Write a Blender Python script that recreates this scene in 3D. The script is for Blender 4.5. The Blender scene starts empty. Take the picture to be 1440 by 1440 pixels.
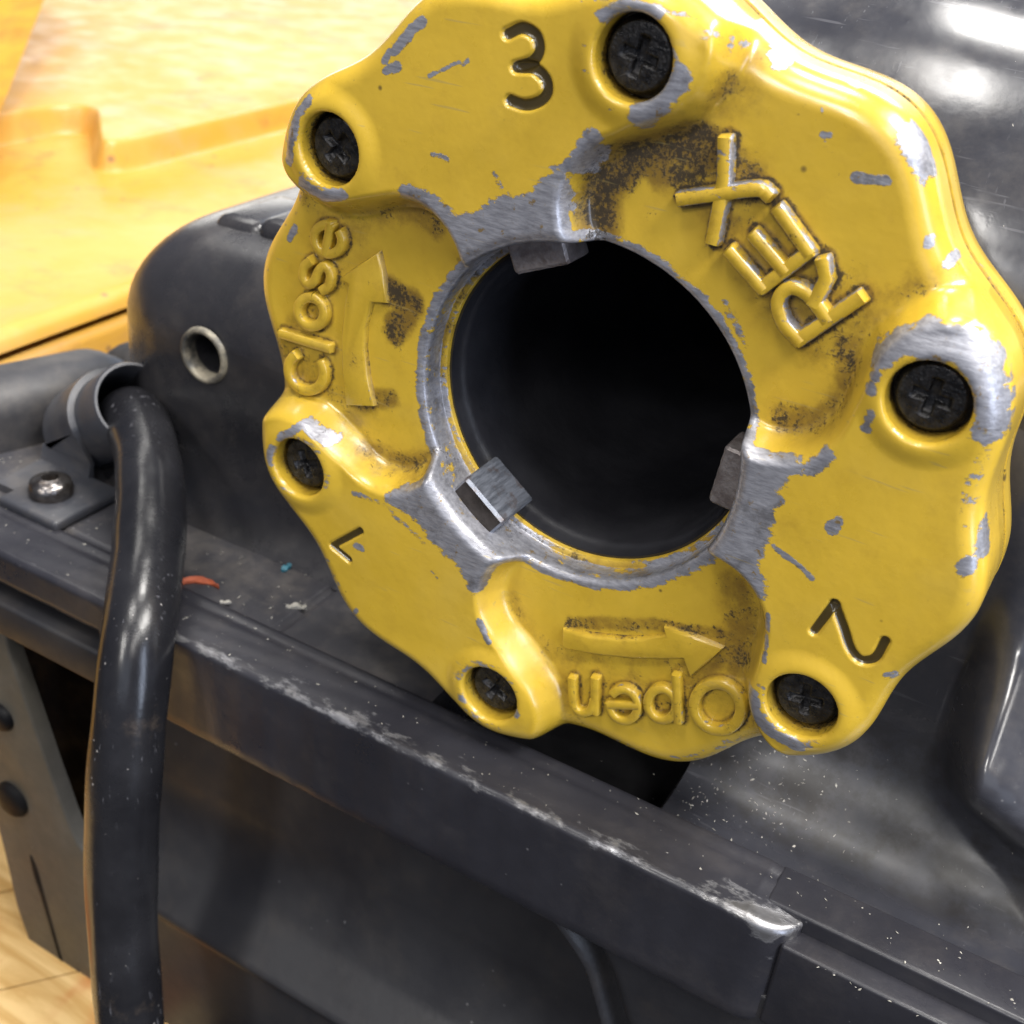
import bpy, bmesh, math, random
import numpy as np
from mathutils import Matrix, Vector

random.seed(7)
RNG = np.random.default_rng(7)
SC = bpy.context.scene
COL = SC.collection
MM = 0.001
rad = math.radians

# ------------------------------------------------------------------ camera
# world: X along the tray rim, Y away into the machine, Z up; millimetres, wheel face centre at 0,0,0
CAM = np.array([87.597, -186.000, 103.893])
M = np.array([[0.8598870439110217, 0.5024403352386675, 0.09026616885132599],
              [-0.32630124241091274, 0.40499284462925245, 0.854112577474504],
              [0.3925834572610042, -0.7638943024556459, 0.5121950055990742]])
FPX = 1723.774
cam_data = bpy.data.cameras.new('camera')
cam = bpy.data.objects.new('camera', cam_data)
COL.objects.link(cam)
mw = Matrix.Identity(4)
for i in range(3):
    for j in range(3):
        mw[i][j] = float(M[j, i])
    mw[i][3] = float(CAM[i]) * MM
cam.matrix_world = mw
cam_data.sensor_width = 36.0
cam_data.lens = FPX / 1440.0 * 36.0
cam_data.clip_start = 0.005
cam_data.clip_end = 100.0
cam_data.dof.use_dof = True
cam_data.dof.focus_distance = 0.232
cam_data.dof.aperture_fstop = 26.0
SC.camera = cam
SC.render.resolution_x = 1024
SC.render.resolution_y = 1024

# ------------------------------------------------------------------ light: workshop ceiling lights and windows
world = bpy.data.worlds.new('World')
SC.world = world
world.use_nodes = True
bg = world.node_tree.nodes['Background']
bg.inputs['Color'].default_value = (0.60, 0.70, 1.0, 1)
bg.inputs['Strength'].default_value = 0.12


def tube(x, y, z, lx, ly, power, rot=(0, 0, 0), color=(1.0, 0.97, 0.92)):
    d = bpy.data.lights.new('workshop_light', 'AREA')
    d.shape = 'RECTANGLE'
    d.size = lx
    d.size_y = ly
    d.energy = power
    d.color = color
    o = bpy.data.objects.new('workshop_light', d)  # serves the ceiling lights and the window and door light alike
    o.location = (x, y, z)
    o.rotation_euler = rot
    COL.objects.link(o)
    return o


# ceiling panels
tube(-0.24, -0.58, 1.45, 0.30, 0.42, 11)
tube(-0.12, 0.24, 1.45, 0.26, 0.34, 13)
tube(-0.27, -2.10, 1.45, 0.30, 0.42, 26)
tube(-0.27, -3.10, 1.45, 0.30, 0.42, 26)
tube(0.95, 0.05, 1.45, 0.46, 1.2, 84)
tube(0.95, -1.35, 1.45, 0.30, 1.2, 17)
tube(-1.15, 0.70, 1.45, 0.30, 1.2, 9)
# windows and doors of the workshop: far left, behind the machine, behind the photographer, right
tube(-3.2, 3.6, 0.75, 2.4, 1.3, 28, (rad(-80), 0, rad(42)), (1.0, 0.97, 0.90))
tube(-0.45, 2.1, 1.30, 1.6, 0.7, 38, (rad(-52), 0, 0), (0.66, 0.78, 1.0))
tube(0.7, -2.7, 0.75, 1.6, 1.3, 6.5, (rad(76), 0, rad(10)), (0.74, 0.83, 1.0))
tube(1.9, -0.75, 0.35, 1.5, 0.45, 18, (0, rad(82), rad(-20)), (0.70, 0.80, 1.0))

SC.view_settings.view_transform = 'Standard'
SC.view_settings.look = 'None'
SC.view_settings.exposure = 0.0
SC.view_settings.gamma = 1.0


# ------------------------------------------------------------------ pixel -> place
def ray(px, py):
    return M.T @ np.array([(px - 720) / FPX, -(py - 720) / FPX, -1.0])


def onplane(px, py, axis, val):
    d = ray(px, py)
    return CAM + d * ((val - CAM[axis]) / d[axis])


# ------------------------------------------------------------------ helpers
def sstep(a, b, x):
    t = np.clip((x - a) / (b - a), 0, 1)
    return t * t * (3 - 2 * t)


def empty(name, loc, label, cat, group=None):
    o = bpy.data.objects.new(name, None)
    o.empty_display_size = 0.01
    o.location = [c * MM for c in loc]
    COL.objects.link(o)
    o['label'] = label
    o['category'] = cat
    if group:
        o['group'] = group
    return o


def tag(o, label, cat, group=None):
    o['label'] = label
    o['category'] = cat
    if group:
        o['group'] = group
    return o


def wloc(o):
    v = Vector((0, 0, 0))
    while o is not None:
        v = v + o.location
        o = o.parent
    return np.array(v) / MM


def obj(name, verts, faces, mat, parent=None, smooth=True, attrs=None, origin=None, autosmooth=None):
    """verts are world millimetres"""
    base = wloc(parent) if parent is not None else np.zeros(3)
    org = np.array(origin, float) if origin is not None else base
    V = (np.asarray(verts, float) - org) * MM
    me = bpy.data.meshes.new(name)
    me.from_pydata(V.tolist(), [], faces if isinstance(faces, list) else faces.tolist())
    if attrs:
        for k, a in attrs.items():
            at = me.attributes.new(k, 'FLOAT', 'POINT')
            at.data.foreach_set('value', np.asarray(a, np.float32))
    me.materials.append(mat)
    me.polygons.foreach_set('use_smooth', [smooth] * len(me.polygons))
    me.update()
    o = bpy.data.objects.new(name, me)
    COL.objects.link(o)
    if parent is not None:
        o.parent = parent
    o.location = (org - base) * MM
    if autosmooth:
        me.set_sharp_from_angle(angle=rad(autosmooth))
    return o


def gridfaces(nr, nc, wrap=False, flip=False):
    i = np.arange(nr - 1)[:, None]
    jn = nc if wrap else nc - 1
    j = np.arange(jn)[None, :]
    a = i * nc + j
    b = i * nc + (j + 1) % nc
    c = (i + 1) * nc + (j + 1) % nc
    d = (i + 1) * nc + j
    F = np.stack([a, b, c, d], -1).reshape(-1, 4)
    return F[:, ::-1] if flip else F


def rbox(name, x0, x1, y0, y1, z0, z1, bev, mat, parent=None, seg=4, edit=None, subdiv=0, origin=None):
    bm = bmesh.new()
    bmesh.ops.create_cube(bm, size=1.0)
    for v in bm.verts:
        v.co = Vector(((x0 + x1) / 2 + v.co.x * (x1 - x0), (y0 + y1) / 2 + v.co.y * (y1 - y0), (z0 + z1) / 2 + v.co.z * (z1 - z0)))
    if bev > 0:
        bmesh.ops.bevel(bm, geom=list(bm.edges), offset=bev, segments=seg, profile=0.5, affect='EDGES')
    if edit:
        for v in bm.verts:
            edit(v.co)
    bm.verts.index_update()
    V = [v.co[:] for v in bm.verts]
    F = [[v.index for v in f.verts] for f in bm.faces]
    bm.free()
    return obj(name, V, F, mat, parent, True, autosmooth=40, origin=origin)


def catmull(P, n=8, closed=False):
    P = [np.asarray(p, float) for p in P]
    out = []
    m = len(P)
    rng = range(m if closed else m - 1)
    for i in rng:
        p1, p2 = P[i], P[(i + 1) % m]
        p0 = P[i - 1] if (i > 0 or closed) else 2 * p1 - p2
        p3 = P[(i + 2) % m] if (i + 2 < m or closed) else 2 * p2 - p1
        for k in range(n):
            t = k / n
            out.append(0.5 * ((2 * p1) + (-p0 + p2) * t + (2 * p0 - 5 * p1 + 4 * p2 - p3) * t * t + (-p0 + 3 * p1 - 3 * p2 + p3) * t ** 3))
    if not closed:
        out.append(P[-1])
    return np.array(out)


def tube_mesh(path, radii, seg=28, capend=True):
    path = np.asarray(path, float)
    n = len(path)
    T = np.gradient(path, axis=0)
    T /= np.linalg.norm(T, axis=1)[:, None]
    up = np.array([1.0, 0, 0]) if abs(T[0][0]) < .8 else np.array([0, 1.0, 0])
    N = np.cross(T[0], up)
    N /= np.linalg.norm(N)
    V = []
    th = np.linspace(0, 2 * math.pi, seg, endpoint=False)
    for i in range(n):
        N = N - T[i] * (N @ T[i])
        N /= np.linalg.norm(N)
        B = np.cross(T[i], N)
        r = radii[i] if hasattr(radii, '__len__') else radii
        V.append(path[i] + r * (np.cos(th)[:, None] * N + np.sin(th)[:, None] * B))
    V = np.concatenate(V)
    F = gridfaces(n, seg, wrap=True).tolist()
    if capend:
        F.append(list(range(seg)))
        F.append(list(range((n - 1) * seg, n * seg))[::-1])
    return V, F


def lathe_y(profile, cx, cz, seg=96):
    """profile: list of (r, y), turned about an axis parallel to Y"""
    th = np.linspace(0, 2 * math.pi, seg, endpoint=False)
    V = []
    for r, y in profile:
        V.append(np.stack([cx + r * np.cos(th), np.full(seg, y), cz + r * np.sin(th)], 1))
    return np.concatenate(V), gridfaces(len(profile), seg, wrap=True).tolist()


# ------------------------------------------------------------------ materials
class NT:
    def __init__(self, name):
        self.m = bpy.data.materials.new(name)
        self.m.use_nodes = True
        self.nt = self.m.node_tree
        self.b = self.nt.nodes['Principled BSDF']
        self.tc = self.nt.nodes.new('ShaderNodeTexCoord')

    def n(self, t, **kw):
        nd = self.nt.nodes.new(t)
        for k, v in kw.items():
            setattr(nd, k, v)
        return nd

    def link(self, a, b):
        self.nt.links.new(a, b)

    def val(self, sock, v):
        if hasattr(v, 'is_linked') or hasattr(v, 'links'):
            self.link(v, sock)
        else:
            sock.default_value = v

    def noise(self, scale, detail=4, rough=.6, dist=0, vec=None):
        nd = self.n('ShaderNodeTexNoise')
        nd.inputs['Scale'].default_value = scale
        nd.inputs['Detail'].default_value = detail
        nd.inputs['Roughness'].default_value = rough
        nd.inputs['Distortion'].default_value = dist
        self.link(vec if vec is not None else self.tc.outputs['Object'], nd.inputs['Vector'])
        return nd.outputs['Fac']

    def mapped(self, scale=(1, 1, 1), rot=(0, 0, 0)):
        nd = self.n('ShaderNodeMapping')
        nd.inputs['Scale'].default_value = scale
        nd.inputs['Rotation'].default_value = rot
        self.link(self.tc.outputs['Object'], nd.inputs['Vector'])
        return nd.outputs['Vector']

    def voro(self, scale, vec=None, feature='F1'):
        nd = self.n('ShaderNodeTexVoronoi', feature=feature)
        nd.inputs['Scale'].default_value = scale
        self.link(vec if vec is not None else self.tc.outputs['Object'], nd.inputs['Vector'])
        return nd.outputs['Distance']

    def math(self, op, a, b=0.0, c=None, clamp=False):
        nd = self.n('ShaderNodeMath', operation=op, use_clamp=clamp)
        self.val(nd.inputs[0], a)
        self.val(nd.inputs[1], b)
        if c is not None:
            self.val(nd.inputs[2], c)
        return nd.outputs[0]

    def ramp(self, fac, lo, hi, a=0.0, b=1.0):
        nd = self.n('ShaderNodeMapRange', interpolation_type='SMOOTHSTEP')
        self.val(nd.inputs['Value'], fac)
        nd.inputs['From Min'].default_value = lo
        nd.inputs['From Max'].default_value = hi
        nd.inputs['To Min'].default_value = a
        nd.inputs['To Max'].default_value = b
        return nd.outputs['Result']

    def mix(self, fac, a, b):
        nd = self.n('ShaderNodeMix', data_type='RGBA')
        self.val(nd.inputs[0], fac)
        for s, v in ((nd.inputs[6], a), (nd.inputs[7], b)):
            if isinstance(v, tuple):
                s.default_value = (*v, 1)
            else:
                self.link(v, s)
        return nd.outputs[2]

    def attr(self, name):
        nd = self.n('ShaderNodeAttribute', attribute_name=name)
        return nd.outputs['Fac']

    def bump(self, h, strength, dist):
        nd = self.n('ShaderNodeBump')
        nd.inputs['Strength'].default_value = strength
        nd.inputs['Distance'].default_value = dist
        self.link(h, nd.inputs['Height'])
        self.link(nd.outputs['Normal'], self.b.inputs['Normal'])
        return nd

    def set(self, **kw):
        for k, v in kw.items():
            s = self.b.inputs[k.replace('_', ' ')]
            if isinstance(v, tuple):
                s.default_value = (*v, 1)
            else:
                self.val(s, v)
        return self


def mat_yellow_paint():
    t = NT('yellow_enamel')
    wear = t.attr('wear')
    grime = t.attr('grime')
    ink = t.attr('ink')
    n1 = t.noise(300, 7, .75, 0.4)
    streak = t.noise(420, 5, .7, 0, t.mapped((.35, 1, 1.5), (0, rad(-28), 0)))
    ch = t.math('ADD', wear, t.math('ADD', t.math('MULTIPLY', t.math('SUBTRACT', n1, .5), .75), t.math('MULTIPLY', t.math('SUBTRACT', streak, .5), .75)))
    chip = t.ramp(ch, .485, .515)
    # paint
    big = t.noise(24, 6, .68, .5)
    yel = t.mix(t.ramp(big, .3, .7), (.53, .345, .028), (.64, .42, .038))
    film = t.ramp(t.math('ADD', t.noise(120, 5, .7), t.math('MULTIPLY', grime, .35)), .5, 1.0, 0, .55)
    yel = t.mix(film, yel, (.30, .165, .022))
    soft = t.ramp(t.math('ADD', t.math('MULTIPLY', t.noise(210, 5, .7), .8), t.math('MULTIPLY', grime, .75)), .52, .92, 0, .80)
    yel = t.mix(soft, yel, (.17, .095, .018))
    fade = t.ramp(t.noise(19, 4, .65), .52, .75, 0, .30)
    yel = t.mix(fade, yel, (.62, .44, .10))
    # metal bare
    mn = t.noise(900, 4, .7, 0, t.mapped((.3, 1, 1.6), (0, rad(-35), 0)))
    met = t.mix(t.ramp(mn, .3, .7), (.27, .27, .30), (.46, .46, .50))
    met = t.mix(t.ramp(t.noise(130, 5, .7), .50, .68, 0, .75), met, (.15, .145, .15))
    met = t.mix(t.ramp(t.noise(420, 4, .7), .60, .68, 0, .8), met, (.30, .18, .02))
    rimd = t.math('SUBTRACT', t.ramp(ch, .455, .485), chip)
    yel = t.mix(t.math('MULTIPLY', rimd, .6, clamp=True), yel, (.16, .10, .03))
    col = t.mix(chip, yel, met)
    # grime specks
    sp = t.noise(1250, 4, .75)
    sp2 = t.noise(170, 4, .6)
    gs = t.math('ADD', t.math('MULTIPLY', t.math('SUBTRACT', sp, .5), 2.0), t.math('ADD', t.math('MULTIPLY', t.math('SUBTRACT', sp2, .5), 1.6), t.math('MULTIPLY', grime, 1.0)))
    speck = t.ramp(gs, .48, .86, 0, .90)
    col = t.mix(speck, col, (.022, .016, .010))
    inkm = t.ramp(t.math('ADD', ink, t.math('MULTIPLY', t.math('SUBTRACT', sp2, .5), .5)), .4, .62, 0, .92)
    col = t.mix(inkm, col, (.022, .017, .010))
    # odd black pits everywhere
    fs = t.ramp(t.noise(900, 2, .5, 0, t.mapped((.06, 1, 1), (0, rad(-33), 0))), .665, .70, 0, .5)
    col = t.mix(t.math('MULTIPLY', fs, t.ramp(big, .42, .6)), col, (.40, .30, .10))
    pit = t.ramp(t.math('ADD', t.voro(95), t.math('MULTIPLY', t.noise(33, 3), .35)), .19, .235, .8, 0)
    col = t.mix(pit, col, (.07, .045, .02))
    t.set(Base_Color=col)
    t.set(Metallic=t.math('MULTIPLY', t.math('MULTIPLY', chip, t.math('SUBTRACT', 1.0, speck)), .55))
    rg = t.ramp(t.noise(140, 4), .3, .7, .26, .40)
    rr = t.math('ADD', rg, t.math('ADD', t.math('MULTIPLY', chip, .10), t.math('MULTIPLY', speck, .4)))
    t.set(Roughness=rr)
    t.b.inputs['Coat Weight'].default_value = .8
    t.b.inputs['Coat Roughness'].default_value = .20
    h = t.math('SUBTRACT', t.math('MULTIPLY', t.noise(75, 4, .55), .7), t.math('MULTIPLY', chip, .28))
    h = t.math('ADD', h, t.math('MULTIPLY', t.math('MULTIPLY', mn, chip), .25))
    h = t.math('ADD', h, t.math('MULTIPLY', t.noise(520, 3, .6), .13))
    h = t.math('ADD', h, t.math('MULTIPLY', speck, .15))
    t.bump(h, .55, .0006)
    return t.m


def mat_cast(name, c0, c1, rlo, rhi, dust=.5, coat=.0, spec=.5, dirt=(.16, .14, .12), scr=0.0, bump=.45):
    t = NT(name)
    t.b.inputs['Specular IOR Level'].default_value = spec
    wear = t.attr('wear')
    big = t.noise(22, 5, .6)
    col = t.mix(t.ramp(big, .3, .7), c0, c1)
    # dust film + tiny specks
    d1 = t.ramp(t.math('ADD', t.noise(60, 6, .7), t.math('MULTIPLY', t.noise(9, 3), .4)), .62, .95, 0, dust)
    col = t.mix(d1, col, dirt)
    vs = t.voro(240)
    vm = t.ramp(t.math('ADD', vs, t.math('MULTIPLY', t.noise(17, 4, .7), .9)), .38, .46, .8 * min(1, dust * 1.4), 0)
    col = t.mix(vm, col, (.36, .35, .36))
    chip = 0.0
    n1 = t.noise(330, 6, .7, 0, t.mapped((.5, 1.2, 1.2)))
    n2 = t.noise(48, 4, .65)
    chip = t.ramp(t.math('ADD', wear, t.math('ADD', t.math('MULTIPLY', t.math('SUBTRACT', n1, .5), 1.5), t.math('MULTIPLY', t.math('SUBTRACT', n2, .5), 1.1))), .44, .72)
    col = t.mix(chip, col, t.mix(t.ramp(n2, .3, .7), (.15, .145, .14), (.28, .28, .30)))
    rgh = t.ramp(t.math('ADD', t.noise(45, 5, .65), t.math('MULTIPLY', t.noise(300, 4), .25)), .4, .85, rlo, rhi)
    rgh = t.math('ADD', rgh, t.math('MULTIPLY', d1, .25))
    rgh = t.math('ADD', rgh, t.math('MULTIPLY', t.attr('rough'), .26))
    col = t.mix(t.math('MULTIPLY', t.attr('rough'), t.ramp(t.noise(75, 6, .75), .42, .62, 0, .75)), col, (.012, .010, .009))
    if scr:
        gate = t.ramp(t.noise(35, 3), .50, .62)
        s1 = t.ramp(t.noise(1300, 2, .5, 0, t.mapped((.05, .5, 1), (0, rad(31), 0))), .64, .70)
        s2 = t.ramp(t.noise(1100, 2, .5, 0, t.mapped((1, .5, .08), (0, rad(-22), 0))), .66, .72)
        s = t.math('MULTIPLY', t.math('MULTIPLY', t.math('MAXIMUM', s1, s2), gate), scr)
        col = t.mix(s, col, (.30, .30, .33))
    t.set(Base_Color=col, Roughness=rgh, Metallic=t.math('MULTIPLY', chip, .8))
    t.b.inputs['Coat Weight'].default_value = coat
    t.link(t.math('MULTIPLY', rgh, .8), t.b.inputs['Coat Roughness'])
    h = t.math('ADD', t.math('MULTIPLY', t.noise(420, 4, .6), .35), t.math('MULTIPLY', t.noise(60, 3), .5))
    h = t.math('ADD', h, t.math('MULTIPLY', vm, .3))
    h = t.math('SUBTRACT', h, t.math('MULTIPLY', chip, .35))
    t.bump(h, bump, .0004)
    return t.m


def mat_simple(name, c, rough=.5, metal=0.0, c2=None, nscale=80, bump=.0, bscale=300, spec=.5):
    t = NT(name)
    t.b.inputs['Specular IOR Level'].default_value = spec
    if c2:
        col = t.mix(t.ramp(t.noise(nscale, 5, .65), .35, .68), c, c2)
        t.set(Base_Color=col)
    else:
        t.set(Base_Color=c)
    t.set(Roughness=t.ramp(t.noise(nscale * 1.7, 4), .3, .7, rough * .8, rough * 1.2), Metallic=metal)
    if bump:
        t.bump(t.noise(bscale, 4, .6), bump, .0005)
    return t.m


def mat_steel():
    t = NT('ground_steel')
    st = t.noise(900, 4, .7, 0, t.mapped((1.2, .15, 1.2), (0, rad(35), 0)))
    col = t.mix(t.ramp(st, .3, .7), (.17, .185, .22), (.30, .32, .37))
    stain = t.ramp(t.noise(210, 5, .65), .52, .68, 0, .75)
    col = t.mix(stain, col, (.16, .125, .115))
    t.set(Base_Color=col, Roughness=t.ramp(st, .3, .7, .42, .6), Metallic=.75)
    t.bump(st, .35, .0002)
    return t.m


def mat_yellow_plastic():
    t = NT('yellow_plastic')
    big = t.noise(7, 4, .6, .4)
    col = t.mix(t.ramp(big, .35, .65), (.54, .285, .035), (.58, .34, .08))
    bl = t.ramp(t.noise(16, 5, .65, .3), .46, .72, 0, .42)
    col = t.mix(bl, col, (.50, .31, .18))
    st = t.ramp(t.noise(24, 6, .72, .6), .52, .74, 0, .7)
    col = t.mix(st, col, (.36, .17, .06))
    sp = t.ramp(t.math('ADD', t.voro(70), t.math('MULTIPLY', t.noise(14, 4), .6)), .30, .40, .7, 0)
    col = t.mix(sp, col, (.18, .10, .06))
    sm_ = t.ramp(t.noise(11, 5, .7, .8), .55, .72, 0, .65)
    col = t.mix(t.math('MULTIPLY', sm_, t.ramp(t.noise(95, 5, .75), .4, .6)), col, (.24, .12, .05))
    t.set(Base_Color=col, Roughness=t.ramp(t.noise(40, 5), .3, .7, .30, .5))
    t.bump(t.noise(160, 4), .25, .0005)
    return t.m


def mat_wood():
    t = NT('pine_board')
    v = t.mapped((14, 130, 14), (0, 0, rad(38)))
    g = t.noise(1.0, 6, .6, 1.2, v)
    col = t.mix(t.ramp(g, .35, .65), (.52, .32, .11), (.70, .49, .22))
    kn = t.ramp(t.noise(14, 4, .6, .5), .56, .68, 0, .8)
    col = t.mix(kn, col, (.42, .12, .02))
    t.set(Base_Color=col, Roughness=.6)
    t.bump(g, .3, .0006)
    return t.m


def mat_rubber():
    t = NT('black_rubber')
    col = t.mix(t.ramp(t.noise(40, 5, .65), .3, .75), (.009, .009, .011), (.018, .018, .021))
    br = t.ramp(t.math('ADD', t.noise(28, 5, .7), t.math('MULTIPLY', t.noise(240, 4, .7), .25)), .72, .92, 0, .5)
    col = t.mix(br, col, (.10, .075, .055))
    sp = t.ramp(t.math('ADD', t.voro(300), t.math('MULTIPLY', t.noise(22, 4, .7), .9)), .41, .49, .85, 0)
    col = t.mix(sp, col, (.32, .30, .29))
    sc = t.ramp(t.noise(700, 3, .6, 0, t.mapped((1, 1, .12), (rad(12), rad(8), 0))), .63, .70, 0, .55)
    col = t.mix(t.math('MULTIPLY', sc, t.ramp(t.noise(30, 3), .45, .6)), col, (.16, .16, .18))
    rg = t.ramp(t.noise(60, 5, .7), .35, .75, .21, .33)
    t.set(Base_Color=col, Roughness=t.math('ADD', rg, t.math('MULTIPLY', br, .3)))
    h = t.math('ADD', t.noise(160, 3, .5), t.math('MULTIPLY', t.noise(700, 3, .6, 0, t.mapped((1, 1, .5))), .5))
    t.bump(h, .3, .00025)
    return t.m


MY = mat_yellow_paint()
M_HOUS = mat_cast('glossy_grey_casting', (.026, .027, .034), (.036, .037, .046), .13, .26, dust=.18, coat=.3, scr=.14, bump=.17)
M_GEAR = mat_cast('dark_grey_casting', (.018, .018, .021), (.028, .027, .031), .20, .36, dust=.14, coat=.2)
M_DECK = mat_cast('dusty_grey_deck', (.030, .030, .036), (.046, .045, .052), .27, .48, dust=.42)
M_WALL = mat_cast('dull_grey_wall', (.017, .017, .020), (.026, .026, .029), .34, .52, dust=.25, spec=.25, dirt=(.06, .05, .042))
M_PLATE = mat_cast('olive_grey_plate', (.055, .050, .040), (.08, .073, .06), .5, .7, dust=.3)
M_BLACK = mat_simple('matt_black', (.005, .005, .006), .6, 0, (.010, .010, .011), 60, .3, spec=.12)
M_BORE = mat_simple('oily_black_bore', (.013, .013, .016), .4, 0, (.022, .022, .026), 45, .25)
M_SCREW = mat_simple('black_oxide_steel', (.016, .016, .018), .30, .6, (.05, .048, .048), 500, .5, 1500)
M_STEEL = mat_steel()
M_BRIGHT = mat_simple('stained_jaw_steel', (.26, .235, .23), .45, .4, (.14, .115, .11), 260, .5, 900)
M_YPL = mat_yellow_plastic()
M_WOOD = mat_wood()
M_RUB = mat_rubber()
M_DULL = mat_cast('dull_black_casting', (.018, .018, .021), (.030, .029, .032), .45, .62, dust=.3)
M_CLAMP = mat_cast('grey_plastic_clamp', (.030, .032, .040), (.050, .052, .062), .32, .5, dust=.3)
M_NUTS = mat_simple('oily_screw_steel', (.10, .085, .075), .22, .9, (.2, .19, .19), 300, .3, 600)

# ================================================================== SETTING: floor
FLOOR_Z = -246.0
fl = obj('floor', [(-1500, -600, FLOOR_Z - 6), (900, -600, FLOOR_Z - 6), (900, 1500, FLOOR_Z - 6), (-1500, 1500, FLOOR_Z - 6)], [[0, 1, 2, 3]], M_BLACK, None, False)
fl['kind'] = 'structure'
ang = rad(52)
ux, uy = math.cos(ang), math.sin(ang)
for k in range(-1, 4):
    c0 = np.array([-195.0, -40.0]) + np.array([-uy, ux]) * (k * 41.5)
    hw, hl = 20.3, 120.0
    V = []
    for (a, b) in ((-hl, -hw), (hl, -hw), (hl, hw), (-hl, hw)):
        V.append((c0[0] + ux * a - uy * b, c0[1] + uy * a + ux * b))
    zz = FLOOR_Z + random.uniform(-.6, .6)
    VV = [(x, y, zz) for x, y in V] + [(x, y, FLOOR_Z - 6) for x, y in V]
    obj('plank', VV, [[0, 1, 2, 3], [0, 4, 5, 1], [1, 5, 6, 2], [2, 6, 7, 3], [3, 7, 4, 0]], M_WOOD, fl, False)

# ================================================================== THREADING MACHINE (body)
MC = empty('threading_machine', (0, 60, FLOOR_Z), 'dark grey cast machine body with glossy housing and straight tray rim, behind the yellow wheel', 'machine')

# ---- housing: one profile (y, z) run along x, with a pilaster, a cove and a rolled top
prof = catmull([(8.2, -88), (18, -88.3), (26, -86.2), (33, -80.5), (37.5, -70.5), (39.3, -52), (39.5, -15), (41, 12), (45.5, 34), (54, 54), (67, 70), (88, 82), (120, 90), (200, 95), (300, 96)], 12)
tx = np.gradient(prof[:, 0])
tz = np.gradient(prof[:, 1])
ln = np.hypot(tx, tz)
pn = np.stack([-tz / ln, tx / ln], 1)          # outward normal (towards -y, +z)
xs = np.concatenate([np.arange(-14, 31, 3.0), np.arange(31, 180, .75), np.arange(180, 300, 6)])
X, I = np.meshgrid(xs, np.arange(len(prof)), indexing='ij')
PY, PZ = prof[:, 0][I], prof[:, 1][I]
NY, NZ = pn[:, 0][I], pn[:, 1][I]
pil = sstep(77.5, 90.0, X) * (1 - sstep(112, 126, X)) * np.interp(PZ + .5 * (X - 84), [-84, -76, -70, -65, -60, -55, -50, -40, -30, -23, -16], [0, 1.5, 6, 13, 18, 19.8, 18.5, 10, 3.0, .8, 0])
disp = pil
soft = 0.5 * np.sin(X * .11 + PZ * .05) + 0.35 * np.sin(PZ * .17 + X * .031)
disp = disp + soft * sstep(-60, 0, PZ)
HV = np.stack([X, PY + NY * disp, PZ + NZ * disp], -1).reshape(-1, 3)
hw_ = np.zeros(len(HV))
HF = gridfaces(len(xs), len(prof))
hc_ = HV[HF].mean(1)
HF = HF[(np.hypot(hc_[:, 0], hc_[:, 2]) > 36) & ~((hc_[:, 0] < 31) & (hc_[:, 2] < -60))]
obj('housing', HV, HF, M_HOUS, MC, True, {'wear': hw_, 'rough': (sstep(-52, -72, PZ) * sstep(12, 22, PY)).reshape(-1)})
# left end of the main housing, hidden behind the wheel
core = rbox('housing_core', -60, 140, 40.6, 160, -88, 28, 12, M_GEAR, MC)

# ---- gear case standing left of the wheel
def loft_block(name, x0, x1, y0, y1, rc, levels, mat, parent, zfun=None, seg=14):
    """rounded-rectangle plan, levels = (z, inset): flared foot, upright side, rolled top"""
    V = []
    for z, ins in levels:
        a0, a1, b0, b1 = x0 + ins, x1 - ins, y0 + ins, y1 - ins
        r = max(2.0, rc - ins * .55)
        for cx_, cy_, st in ((a1 - r, b1 - r, 0), (a0 + r, b1 - r, 90), (a0 + r, b0 + r, 180), (a1 - r, b0 + r, 270)):
            for q in range(seg + 1):
                a = rad(st + 90 * q / seg)
                V.append((cx_ + r * math.cos(a), cy_ + r * math.sin(a), z))
    n = 4 * (seg + 1)
    V = np.array(V)
    if zfun is not None:
        V[:, 2] = zfun(V[:, 0], V[:, 1], V[:, 2])
    F = gridfaces(len(levels), n, wrap=True).tolist() + [list(range((len(levels) - 1) * n, len(levels) * n))[::-1][::-1], list(range(n))[::-1]]
    return obj(name, V, F, mat, parent, True, autosmooth=50)


lv = [(-96, -9), (-85, -9), (-83.5, -6.5), (-80, -3.2), (-75, -1.2), (-68, -.3), (-60, 0), (-48, 0.2)]
lv += [(-36 + 27 * math.sin(rad(a)), .3 + 27 * (1 - math.cos(rad(a)))) for a in range(0, 91, 8)]
gear = loft_block('gear_case', -170, -52, 40, 150, 27, lv, M_GEAR, MC, lambda x, y, z: z + np.clip((z + 50) / 40, 0, 1) * (x + 150) * .05 + .8 * np.sin(x * .12) * np.clip((z + 40) / 30, 0, 1))
rbox('casting_lug', -143, -124, 62, 92, -24, -5.5, 5.0, M_GEAR, gear, 5)
rbox('casting_lug', -127, -108, 62, 92, -24, -3.2, 4.5, M_GEAR, gear, 5)


def carve(o, V, F):
    """cut the closed mesh V, F (world mm) out of o for good"""
    c = obj('cutter', V, F, M_BLACK, None, True)
    md = o.modifiers.new('cut', 'BOOLEAN')
    md.operation = 'DIFFERENCE'
    md.solver = 'EXACT'
    md.object = c
    dg = bpy.context.evaluated_depsgraph_get()
    me = bpy.data.meshes.new_from_object(o.evaluated_get(dg))
    o.modifiers.clear()
    o.data = me
    me.polygons.foreach_set('use_smooth', [True] * len(me.polygons))
    me.set_sharp_from_angle(angle=rad(35))
    bpy.data.objects.remove(c)


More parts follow.
